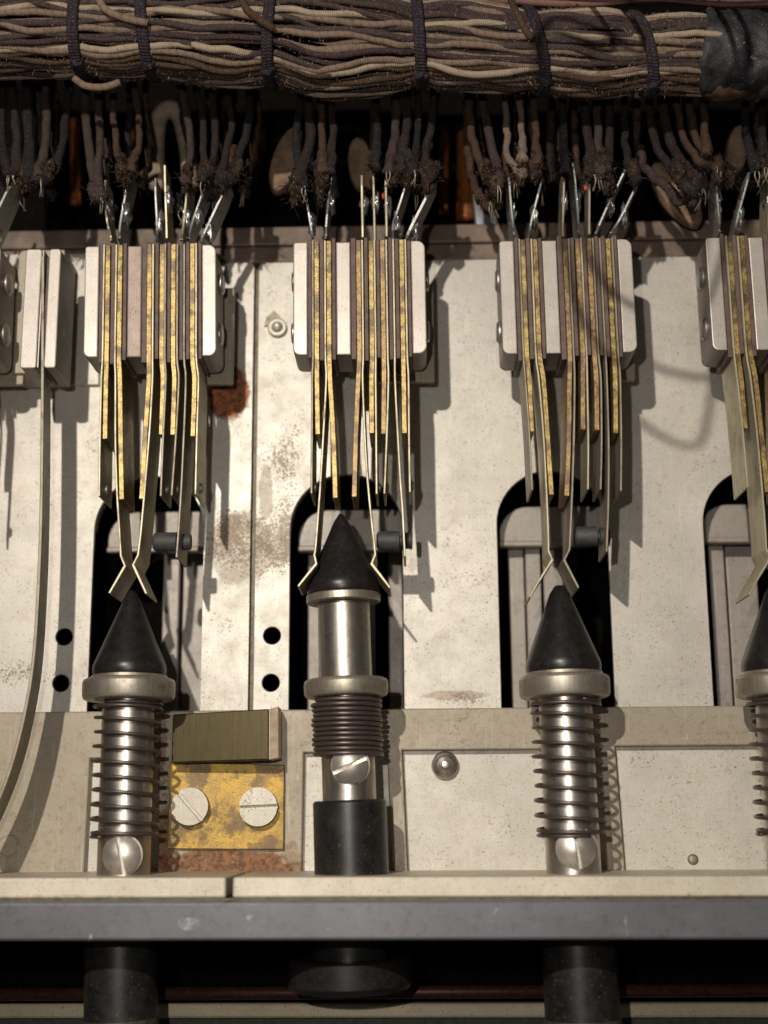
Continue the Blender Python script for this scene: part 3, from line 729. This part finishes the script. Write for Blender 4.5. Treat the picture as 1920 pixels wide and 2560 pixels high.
plunger((330, 1475), (308, 2205), dict(base=1690, c0=1698, c1=1752, spr=2092), R1, 'leftmost whole black cone plunger at rest, loose coil spring, tip touching nothing', 'rest', (303, 2138, .41, math.radians(101)))
R2 = dict(cone=.845, collar=.97, barrel=.60, spring=.75, wire=.052, turns=11.5, sleeve=.82, ph=.5)
p2 = plunger((852, 1284), (880, 2205), dict(base=1487, wash=1508, c0=1698, c1=1744, spr=1890), R2, 'pushed-in black cone plunger with tightly squeezed spring and bare steel barrel', 'pushed', (874, 1914, .40, math.radians(24)))
R3 = dict(cone=.86, collar=1.04, barrel=.60, spring=.76, wire=.042, turns=11, flat=.13, ph=2.0)
plunger((1398, 1463), (1436, 2205), dict(base=1682, c0=1690, c1=1746, spr=2090), R3, 'blunt-tipped black cone plunger at rest, third from the left, spring wire slightly rusty', 'rest', (1442, 2122, .43, math.radians(98)))
R4 = dict(R3); R4['flat'] = .1; R4['ph'] = .3
plunger((1934, 1458), (1990, 2200), dict(base=1680, c0=1688, c1=1744, spr=2085), R4, 'black cone plunger cut off by the right edge of the picture', 'rest', (1995, 2118, .45, math.radians(70)))

# knobs in front of the bar
def knob(px, py0, r_, label, z=1.9, flange=False, px2=None):
    z_ = z; A = W(px, 2300, z_); B = W(px2 or px, 2640, z_)
    rt = thing('push_button', (A.x, A.y, z_), label, 'push button', 'push buttons below the grey bar')
    if flange:
        s = (W(px, 2400, z_) - A).length
        obj('flange', lathe([(s - .05, 0), (s - .05, r_ - .06), (s, r_), (s + .5, r_), (s + .62, r_ - .10), (s + .66, r_ - .3), (s + .66, 0)], A, B, 64), 'cone', rt, 'auto')
        obj('button_stem', lathe([(-.2, 0), (-.2, r_ * .62), (s + .5, r_ * .60), (s + .5, 0)], A, B, 48), 'cone', rt, 'auto')
    else:
        obj('button_body', lathe([(-.2, 0), (-.2, r_), (5, r_), (5, 0)], A, B, 56), 'sleeve', rt, 'auto')
        s = (W(px, 2545, z_) - A).length
        obj('button_ring', lathe([(s, r_ - .02), (s, r_ + .012), (s + 1, r_ + .012), (s + 1, r_ - .02)], A, B, 56), 'edge', rt, 'auto')
knob(301, 2400, .80, 'plain black cylindrical button below the leftmost whole plunger', 1.9, px2=303)
knob(872, 2400, 1.38, 'wide flanged black button below the pushed-in plunger', 1.5, True, px2=880)
knob(1444, 2400, .82, 'black cylindrical button below the blunt plunger, grey ring at its end', 1.9, px2=1462)

# ------------------------------------------------------------------ brass bracket with two screws
z0 = .345; zt = .50
rt = thing('brass_bracket', (WX(568, 2020, z0), WY(568, 2120, z0), z0), 'stained yellow brass bracket with two slotted screws and an olive upright tab', 'bracket')
P = [W(a, b_, zt) for a, b_ in ((418, 2122), (709, 2124), (711, 1912), (424, 1905))]
obj('base_plate', prism([(p.x, p.y) for p in P], z0, zt, .02), 'brassplate', rt)
zt2 = 1.35
b = bmesh.new()
P = [W(428, 1907, zt2 - .25), W(672, 1899, zt2), W(672, 1772, zt2), W(432, 1786, zt2 - .25)]
Q = [Vector((p.x, p.y, .505)) for p in P]
tv = [b.verts.new(p) for p in P]; qv = [b.verts.new(p) for p in Q]
b.faces.new(tv); b.faces.new(qv[::-1])
for i in range(4): b.faces.new((tv[i], tv[(i + 1) % 4], qv[(i + 1) % 4], qv[i]))
finish(b, .025); tab = obj('tab', b, 'brasstab', rt)
b = bmesh.new()
P = [W(672.5, 1899, zt2), W(696, 1894, zt2 - .12), W(696, 1766, zt2 - .12), W(672.5, 1772, zt2)]
Q = [Vector((p.x, p.y, .505)) for p in P]
tv = [b.verts.new(p) for p in P]; qv = [b.verts.new(p) for p in Q]
b.faces.new(tv); b.faces.new(qv[::-1])
for i in range(4): b.faces.new((tv[i], tv[(i + 1) % 4], qv[(i + 1) % 4], qv[i]))
finish(b, .012); obj('cut_end', b, 'cutend', tab)
for (px, py, r_, ang) in ((474, 2016, .43, math.radians(-48)), (645, 2017, .445, math.radians(2))):
    c = W(px, py, .8); s = obj('screw', slotted((c.x, c.y, .505), r_, .3, ang, 0, .09), 'screwflat', rt, 'auto')

# ------------------------------------------------------------------ wiring harness
ZH = 4.3
bot = [(-120, 185), (0, 186), (210, 190), (372, 196), (560, 212), (685, 214), (820, 240), (1000, 222), (1045, 218), (1200, 226), (1335, 232), (1480, 242), (1600, 236), (1760, 234), (2060, 230)]
top = [(-120, -40), (0, -35), (372, -30), (685, -30), (820, -20), (1045, 10), (1335, 35), (1600, 48), (1760, 50), (2060, 60)]
def interp(tab, x):
    for (a, b_), (c, d) in zip(tab, tab[1:]):
        if x <= c: f = max(0, (x - a) / (c - a)); f = f * f * (3 - 2 * f); return b_ + (d - b_) * f
    return tab[-1][1]
ties = [(210, 8), (372, -6), (685, 12), (1045, -6), (1335, -22), (1600, -24)]
def hc(px):
    yb_ = interp(bot, px); yt_ = interp(top, px)
    a = W(px, yb_ - 8, ZH); b_ = W(px, yt_, ZH); c = (a + b_) / 2; rad = (a - b_).length / 2 * .97
    for t_, _ in ties: rad *= 1 - .07 * math.exp(-((px - t_) / 34) ** 2)
    return c, rad
har = thing('wire_harness', (0, W(960, 100, ZH).y, ZH), 'laced bundle of cream and dark cotton-covered wires crossing the top', 'wire harness')
rh = random.Random(5)
mats = ['w_cream', 'w_dark', 'w_tan', 'w_purple', 'w_cream', 'w_dark', 'w_pink', 'w_tan', 'w_brown', 'w_tan', 'w_dark']
def vn(x, s): return mnoise.noise(Vector((x, s * 13.7, s * 3.3)))
NW = 50
wr = .079
for i in range(NW):
    ph0 = 2 * math.pi * i / NW + rh.uniform(-.05, .05); seed = rh.random() * 50; pts = []
    for q in range(0, 111):
        px = -120 + q * 20
        c, rad = hc(px)
        tie = max(math.exp(-((px - t_) / 60) ** 2) for t_, _ in ties)
        ph = ph0 + .26 * vn(px / 190, seed) * (1 - .4 * tie) + .2 * vn(px / 700, seed + 9) + .025 * vn(px / 30, seed + 3)
        rr = rad - wr + (.13 * vn(px / 130, seed + 20) + .03) * (1 - tie) + .012 * vn(px / 18, seed)
        pts.append(c + Vector((0, math.cos(ph) * rr, math.sin(ph) * rr)))
    obj('wire', tube(catmull(pts, 2), wr * rh.uniform(.88, 1.12), 10), rh.choice(mats), har, True)
for i in range(16):
    ph0 = 2 * math.pi * i / 16; seed = rh.random() * 50; pts = []
    for q in range(0, 56):
        px = -120 + q * 40; c, rad = hc(px); rr = rad - wr * 2.6; ph = ph0 + .3 * vn(px / 260, seed)
        pts.append(c + Vector((0, math.cos(ph) * rr, math.sin(ph) * rr)))
    obj('wire', tube(pts, wr * 1.25, 8), rh.choice(['w_dark', 'w_purple', 'w_tan']), har, True)
for t_, slant in ties:
    for off in (-5, 6):
        pts = []
        for k_ in range(41):
            a = 2 * math.pi * k_ / 40; c, rad = hc(t_ + off + slant * math.cos(a))
            pts.append(c + Vector((0, math.cos(a) * (rad + .045), math.sin(a) * (rad + .045))))
        obj('lacing_cord', tube(pts, .085, 9), 'lace', har, True)
    c, rad = hc(t_ - slant)
    obj('lacing_knot', lump((c.x + .02, c.y - rad * .95, c.z + rad * .28), .17, .5, t_, 3, (1.0, 1.1, 1)), 'lace', har, True)
# tape wrap at the right end
pts = []
b = bmesh.new(); rings = []
for q in range(40):
    px = 1742 + q * 9; c, rad = hc(px); ring = []
    for k_ in range(64):
        a = 2 * math.pi * k_ / 64; rr = rad + .10 + .05 * mnoise.noise(Vector((px / 8, a * 13, 1))) + .10 * mnoise.noise(Vector((px / 45, a * 2.2, 3))) + .05 * mnoise.noise(Vector((px / 14, a * 7, 8))) - (.10 if q == 0 else 0)
        ring.append(b.verts.new(c + Vector((.12 * math.sin(a * 2) if q < 4 else 0, math.cos(a) * rr, math.sin(a) * rr))))
    rings.append(ring)
for p, q in zip(rings, rings[1:]):
    for k_ in range(64): b.faces.new((p[k_], p[(k_ + 1) % 64], q[(k_ + 1) % 64], q[k_]))
bmesh.ops.recalc_face_normals(b, faces=b.faces)
obj('tape_wrap', b, 'tape', har, True)
c, rad = hc(1810); obj('resin_lump', lump((c.x, c.y - rad * .98, c.z - .1), .42, .3, 4, 3, (1.3, .5, .8)), 'w_brown', har, True)
# second darker bundle above
for i in range(16):
    ph0 = 2 * math.pi * i / 16; seed = rh.random() * 50; pts = []
    for q in range(0, 56):
        px = -120 + q * 40; c = W(px, -55 + 18 * vn(px / 300, 3), ZH - .6); rr = .62; ph = ph0 + .5 * vn(px / 260, seed)
        pts.append(c + Vector((0, math.cos(ph) * rr, math.sin(ph) * rr)))
    obj('wire', tube(pts, .10, 8), rh.choice(['w_dark', 'w_purple', 'w_brown', 'w_black', 'w_pink']), har, True)
# stray ends on top
for P in ([(600, -20), (615, 20), (650, 50), (684, 72)], [(1270, -20), (1290, 30), (1318, 80), (1334, 95)], [(240, -20), (262, 22), (310, 45), (370, 58)], [(185, 196), (215, 215), (260, 218), (300, 206)]):
    pts = []
    for j, (x, y) in enumerate(P):
        c, rad = hc(x); zz = ZH + math.sqrt(max(.02, rad ** 2 - (W(x, y, ZH + rad * .7).y - c.y) ** 2)) + .10
        if y > 180: zz = ZH + .1
        pts.append(W(x, y, zz))
    obj('wire', tube(catmull(pts, 6), .085, 10), 'w_brown' if P[0][0] > 500 else 'w_tan', har, True)
# two loose wires, added to cast the soft shadows between the right-hand stacks
def between(px, py, h):
    g = W(px, py, 0); k = Vector((pa.x, pa.y, 54)); return g + (k - g) * (h / 54)
for p0, pth, p1 in (((1740, -70), ((1880, 500), (1850, 780), (1790, 930), (1700, 935), (1610, 900), (1545, 830), (1480, 640), (1470, 350)), (1500, -60)),
                    ((1420, -60), ((1440, 400), (1470, 800), (1530, 985), (1610, 1062), (1700, 1112), (1750, 1106), (1768, 1050), (1790, 900), (1830, 600)), (1780, -60))):
    LP = [W(p0[0], p0[1], 4.8), W(p0[0], -260, 10)] + [between(x, y, 15.3) for x, y in pth] + [W(p1[0], -260, 10), W(p1[0], p1[1], 4.8)]
    obj('wire', tube(catmull(LP, 8), .062, 8), 'w_black', har, True)
# fine cotton fuzz standing off the bundle
V = []; F = []; rf = random.Random(77)
for _ in range(5200):
    px = rf.uniform(-60, 1740); c, rad = hc(px); a = rf.uniform(-1.9, 2.4) ; a = math.pi / 2 + a
    p = c + Vector((0, math.cos(a), math.sin(a))) * (rad + .0); d = Vector((rf.gauss(0, .8), math.cos(a) + rf.gauss(0, .5), math.sin(a) + rf.gauss(0, .5))).normalized()
    L_ = rf.uniform(.03, .11); s_ = Vector((rf.gauss(0, 1), rf.gauss(0, 1), rf.gauss(0, 1))).normalized() * .006; k_ = len(V)
    m_ = p + d * L_ * .5 + Vector((rf.gauss(0, .012), rf.gauss(0, .012), rf.gauss(0, .012))); e_ = p + d * L_ + Vector((rf.gauss(0, .02), rf.gauss(0, .02), 0)); t3 = s_.cross(d)
    V += [p + s_, p - s_, p + t3, m_ + s_ * .8, m_ - s_ * .8, m_ + t3 * .8, e_]
    F += [(k_, k_ + 1, k_ + 4, k_ + 3), (k_ + 1, k_ + 2, k_ + 5, k_ + 4), (k_ + 2, k_, k_ + 3, k_ + 5), (k_ + 3, k_ + 4, k_ + 6), (k_ + 4, k_ + 5, k_ + 6), (k_ + 5, k_ + 3, k_ + 6)]
b = bmesh.new(); mt_ = bpy.data.meshes.new('t'); mt_.from_pydata([tuple(q) for q in V], [], F); b.from_mesh(mt_); bpy.data.meshes.remove(mt_)
fz = obj('cotton_fuzz', b, 'lint', har); fz['kind'] = 'stuff'
# branch wires running down to the lugs
drops = [
 ([(30, 225), (40, 330), (38, 430)], 'w_dark', 10), ([(66, 225), (74, 340), (72, 445)], 'w_black', 12), ([(112, 225), (116, 340), (96, 450)], 'w_dark', 10), ([(172, 215), (160, 330), (138, 420), (100, 455)], 'w_black', 10), ([(8, 225), (4, 330), (20, 440)], 'w_black', 9),
 ([(212, 215), (218, 330), (232, 440), (238, 500)], 'w_dark', 11), ([(243, 215), (250, 330), (247, 430), (250, 495)], 'w_dark', 10), ([(286, 210), (284, 300), (294, 385), (312, 430)], 'w_tan', 8), ([(332, 195), (346, 300), (345, 370), (322, 425)], 'w_brown', 8),
 ([(450, 212), (474, 320), (474, 400), (462, 460)], 'w_dark', 9), ([(490, 215), (508, 320), (510, 400), (505, 455)], 'w_dark', 9), ([(528, 215), (540, 320), (532, 400), (518, 440)], 'w_dark', 9), ([(570, 220), (578, 320), (560, 400), (548, 460)], 'w_dark', 9), ([(624, 225), (616, 330), (590, 410), (574, 455)], 'w_black', 10),
 ([(770, 232), (776, 310), (768, 390), (740, 455)], 'w_dark', 12), ([(752, 232), (740, 330), (745, 400), (762, 470)], 'w_black', 10), ([(800, 235), (806, 330), (806, 430)], 'w_brown', 9), ([(828, 235), (832, 330), (824, 430)], 'w_dark', 9), ([(938, 228), (942, 330), (938, 420)], 'w_black', 10),
 ([(992, 225), (988, 320), (972, 430)], 'w_dark', 10), ([(1020, 222), (1016, 320), (1000, 430)], 'w_dark', 11), ([(1046, 222), (1044, 330), (1036, 430)], 'w_black', 8), ([(1084, 225), (1078, 320), (1062, 400), (1078, 450)], 'w_dark', 10),
 ([(1172, 232), (1178, 320), (1200, 410), (1246, 470)], 'w_brown', 10), ([(1204, 232), (1218, 320), (1238, 400), (1252, 465)], 'w_dark', 11), ([(1264, 235), (1266, 330), (1272, 395), (1310, 440)], 'w_tan', 8), ([(1300, 240), (1304, 330), (1306, 400)], 'w_tan', 8), ([(1334, 235), (1340, 330), (1344, 410)], 'w_brown', 9), ([(1408, 238), (1408, 330), (1414, 430)], 'w_black', 10),
 ([(1460, 240), (1468, 330), (1482, 440)], 'w_dark', 11), ([(1492, 240), (1494, 330), (1500, 440)], 'w_dark', 10), ([(1524, 240), (1522, 340), (1520, 430)], 'w_dark', 10), ([(1560, 240), (1562, 330), (1570, 400), (1592, 450)], 'w_black', 9),
 ([(1622, 240), (1630, 330), (1660, 400), (1745, 490)], 'w_dark', 10), ([(1655, 240), (1668, 330), (1700, 400), (1755, 475)], 'w_dark', 12), ([(1690, 245), (1704, 330), (1740, 395), (1795, 420)], 'w_tan', 9), ([(1724, 248), (1736, 330), (1765, 390), (1805, 412)], 'w_brown', 9), ([(1760, 250), (1762, 320), (1768, 380)], 'w_tan', 9), ([(1864, 255), (1868, 340), (1892, 430)], 'w_black', 10), ([(1908, 250), (1905, 340), (1915, 420)], 'w_black', 10)]
rb0 = random.Random(12)
def branch(pts, r_, mt):
    N = len(pts); rad = []; sd = rb0.random() * 60
    for i in range(N):
        f = i / (N - 1); rad.append(r_ * (1 + .10 * vn(i * .8, sd) + max(0, f - .72) * 1.5 * (1 - .6 * max(0, f - .93) / .07)))
        pts[i] = pts[i] + Vector((.05 * vn(i * .35, sd + 5), 0, .05 * vn(i * .35, sd + 8)))
    b = tube(pts, rad, 14)
    end = pts[int(N * .75)]; dirn = (pts[-1] - end).normalized()
    for q in b.verts:
        f = max(0, (q.co - end).dot(dirn)) / max(.01, (pts[-1] - end).length)
        k = .010 + .045 * min(1, f); p = q.co * 5 + Vector((sd, 0, 0))
        q.co += Vector((mnoise.noise(p), mnoise.noise(p + Vector((9, 9, 0))), mnoise.noise(p + Vector((0, 5, 9))))) * k * 2
    for h in range(16):
        a = pts[-1 - rb0.randrange(5)] + Vector((rb0.uniform(-1, 1), rb0.uniform(-.6, .6), rb0.uniform(0, 1))) * r_
        e = a + Vector((rb0.gauss(0, .09), -abs(rb0.gauss(0, .14)), rb0.gauss(0, .06))); m_ = (a + e) / 2 + Vector((rb0.gauss(0, .03), 0, .02))
        b = tube([a, m_, e], [.013, .011, .006], 4, b)
    o = obj('branch_wire', b, mt, har, True)
    e = pts[-1]
    if rb0.random() < .4: # bare tinned strands reaching for the lug
        b = None
        for _ in range(2): b = tube(catmull([e + Vector((0, .12, 0)), e + Vector((rb0.uniform(-.08, .08), -.12, .02)), e + Vector((rb0.uniform(-.1, .1), -.32, -.15))], 4), .018, 6, b)
        obj('bare_strand', b, 'thindk', har, True)
for P, mt, rpx in drops:
    P2 = []; N = len(P)
    P = [(P[0][0], P[0][1] - 70)] + P
    for j, (x, y) in enumerate(P): f = j / (N); P2.append(W(x, y, 1.2 + 2.5 * f ** .85))
    branch(catmull(P2, 8), rpx / 98, 'wd_dark' if mt == 'w_dark' and rb0.random() < .7 else ('w_brown' if mt == 'w_tan' and rb0.random() < .5 else mt))
    for _ in range(1 if rb0.random() < .75 else 0):   # a second, deeper wire beside it
        dx_ = Vector((rb0.uniform(-.22, .22), 0, 0)); ex_ = Vector((rb0.uniform(-.25, .25), rb0.uniform(-.1, .25), 0))
        branch([q + dx_ * (1 - i_ / 24) + ex_ * (i_ / 24) - Vector((0, 0, .9 + .4 * rb0.random())) for i_, q in enumerate(catmull(P2, 8))], rpx / 100, rb0.choice(['w_dark', 'wd_dark', 'w_black', 'w_brown', 'w_brown']))
rb = random.Random(3)
clumps = [(60, 450, 30), (120, 440, 22), (240, 490, 17), (302, 425, 24), (316, 455, 18), (466, 455, 22), (512, 440, 26), (560, 462, 22), (590, 440, 18), (742, 468, 30), (735, 500, 18), (805, 450, 28), (800, 480, 18), (985, 440, 26), (1012, 425, 26), (1020, 455, 18), (1070, 450, 30), (1085, 435, 18), (1240, 462, 30), (1215, 440, 20), (1305, 430, 26), (1336, 425, 28), (1300, 450, 16), (1500, 430, 34), (1520, 460, 26), (1475, 430, 24), (1585, 440, 24), (1742, 478, 32), (1700, 440, 26), (1795, 430, 30), (1825, 445, 24), (1905, 420, 26)]
for (x, y, r_) in clumps:
    c = W(x, y - 4, 3.55); b = lump(c, r_ / 135, .55, rb.random() * 20, 4, (.75, 1.6, .7), 2.6); b = lump(c + Vector((rb.uniform(-.15, .15), rb.uniform(.1, .3), -.1)), r_ / 150, .4, rb.random() * 20, 3, (.8, 1.5, .8), 3, b)
    for h in range(14):   # loose fibres
        d = Vector((rb.gauss(0, 1), rb.gauss(0, 1), rb.gauss(0, .6))).normalized(); s0 = c + d * r_ / 115
        e1_ = s0 + d * rb.uniform(.05, .22) + Vector((rb.gauss(0, .05), rb.gauss(0, .05), 0)); mid = (s0 + e1_) / 2 + Vector((rb.gauss(0, .04), rb.gauss(0, .04), 0))
        b = tube([s0, mid, e1_], [.012, .010, .006], 4, b)
    obj('frayed_end', b, 'fuzz', har, True)
for (x, y) in ((260, 500), (313, 487), (468, 484), (958, 490), (1524, 478), (1463, 470), (1760, 495)):
    c = W(x, y, 2.8); obj('red_core', lump(c, .055, .4, x, 2, (.7, 1.6, 1)), 'red', har, True)

# ------------------------------------------------------------------ things deep behind the wires
def deep(name, P, r_, mt, z, label, cat, group=None):
    o = obj(name, tube(catmull([W(x, y, z) for x, y in P], 6), r_, 16), mt, None, True); return tag(o, label, cat, group)
deep('wire_loop', [(395, 475), (390, 380), (396, 300), (425, 272), (452, 300), (470, 380), (478, 470)], .23, 'cream', .1, 'thick cream sleeved wire bent in an upside-down U behind the first stack', 'wire loop')
def pad(P, z, mt, name, label, cat, th=.3):
    o = obj(name, prism([(W(x, y, z).x, W(x, y, z).y) for x, y in P], z - th, z, .08), mt, None, 'auto'); return tag(o, label, cat)
def ellp(cx_, cy_, a, b_, rot, n_=28):
    return [(cx_ + a * math.cos(t) * math.cos(rot) - b_ * math.sin(t) * math.sin(rot), cy_ + a * math.cos(t) * math.sin(rot) + b_ * math.sin(t) * math.cos(rot)) for t in [2 * math.pi * i / n_ for i in range(n_)]]
pad(ellp(715, 395, 34, 85, .35), .2, 'tan', 'sleeve_tag', 'blurred tan sleeve leaning behind the wires left of the middle stack', 'sleeve')
pad(ellp(900, 405, 30, 65, -.1), .2, 'tan', 'sleeve_tag', 'short rounded tan sleeve behind the middle stack, among black wires', 'sleeve')
pad(ellp(1394, 380, 22, 66, .05), .4, 'tan', 'sleeve_tag', 'slim tan sleeve behind the black wire above the third stack', 'sleeve')
pad(ellp(1693, 482, 36, 96, -.65), .3, 'tan', 'sleeve_tag', 'large slanted tan oval sleeve with dark rim, between third and right stacks', 'sleeve')
pad(ellp(1690, 484, 46, 106, -.65), .0, 'dark', 'oval_rim', 'dark oval rim behind the large slanted tan sleeve', 'rim', .2)
pad(ellp(1845, 370, 26, 60, .1), .3, 'tan', 'sleeve_tag', 'pinkish tan sleeve behind dark wires near the right edge', 'sleeve')
for (a, b_, y0, y1, lab) in ((172, 205, 300, 520, 'amber wound coil at the left, between the first two groups of wires'), (312, 350, 330, 470, 'dim amber coil behind the brown wires of the first stack'), (634, 668, 330, 385, 'small amber coil end between first and middle stack wires'),
                             (1096, 1124, 335, 545, 'narrow amber coil right of the middle stack wires'), (1138, 1190, 335, 560, 'broad amber wound coil behind the wires left of the third stack'), (1588, 1612, 370, 425, 'small dim amber coil right of the third stack wires')):
    z = -1.4; A = W((a + b_) / 2, y0, z); B = W((a + b_) / 2, y1, z); r_ = (b_ - a) / 200 * .95; L_ = (B - A).length; pf = [(0, 0)]
    n_ = int(L_ / .09)
    for i in range(n_): pf += [(i * .09, r_ - .012), (i * .09 + .045, r_ + .012)]
    pf += [(n_ * .09, 0)]
    o = obj('wound_coil', lathe(pf, A, B, 32), 'amber', None, True); tag(o, lab, 'coil', 'amber coils behind the wires')
pad([(1180, 470), (1235, 470), (1250, 590), (1190, 590)], -.3, 'bar', 'steel_tongue', 'blurred grey steel tongue beside the broad amber coil', 'metal tongue')
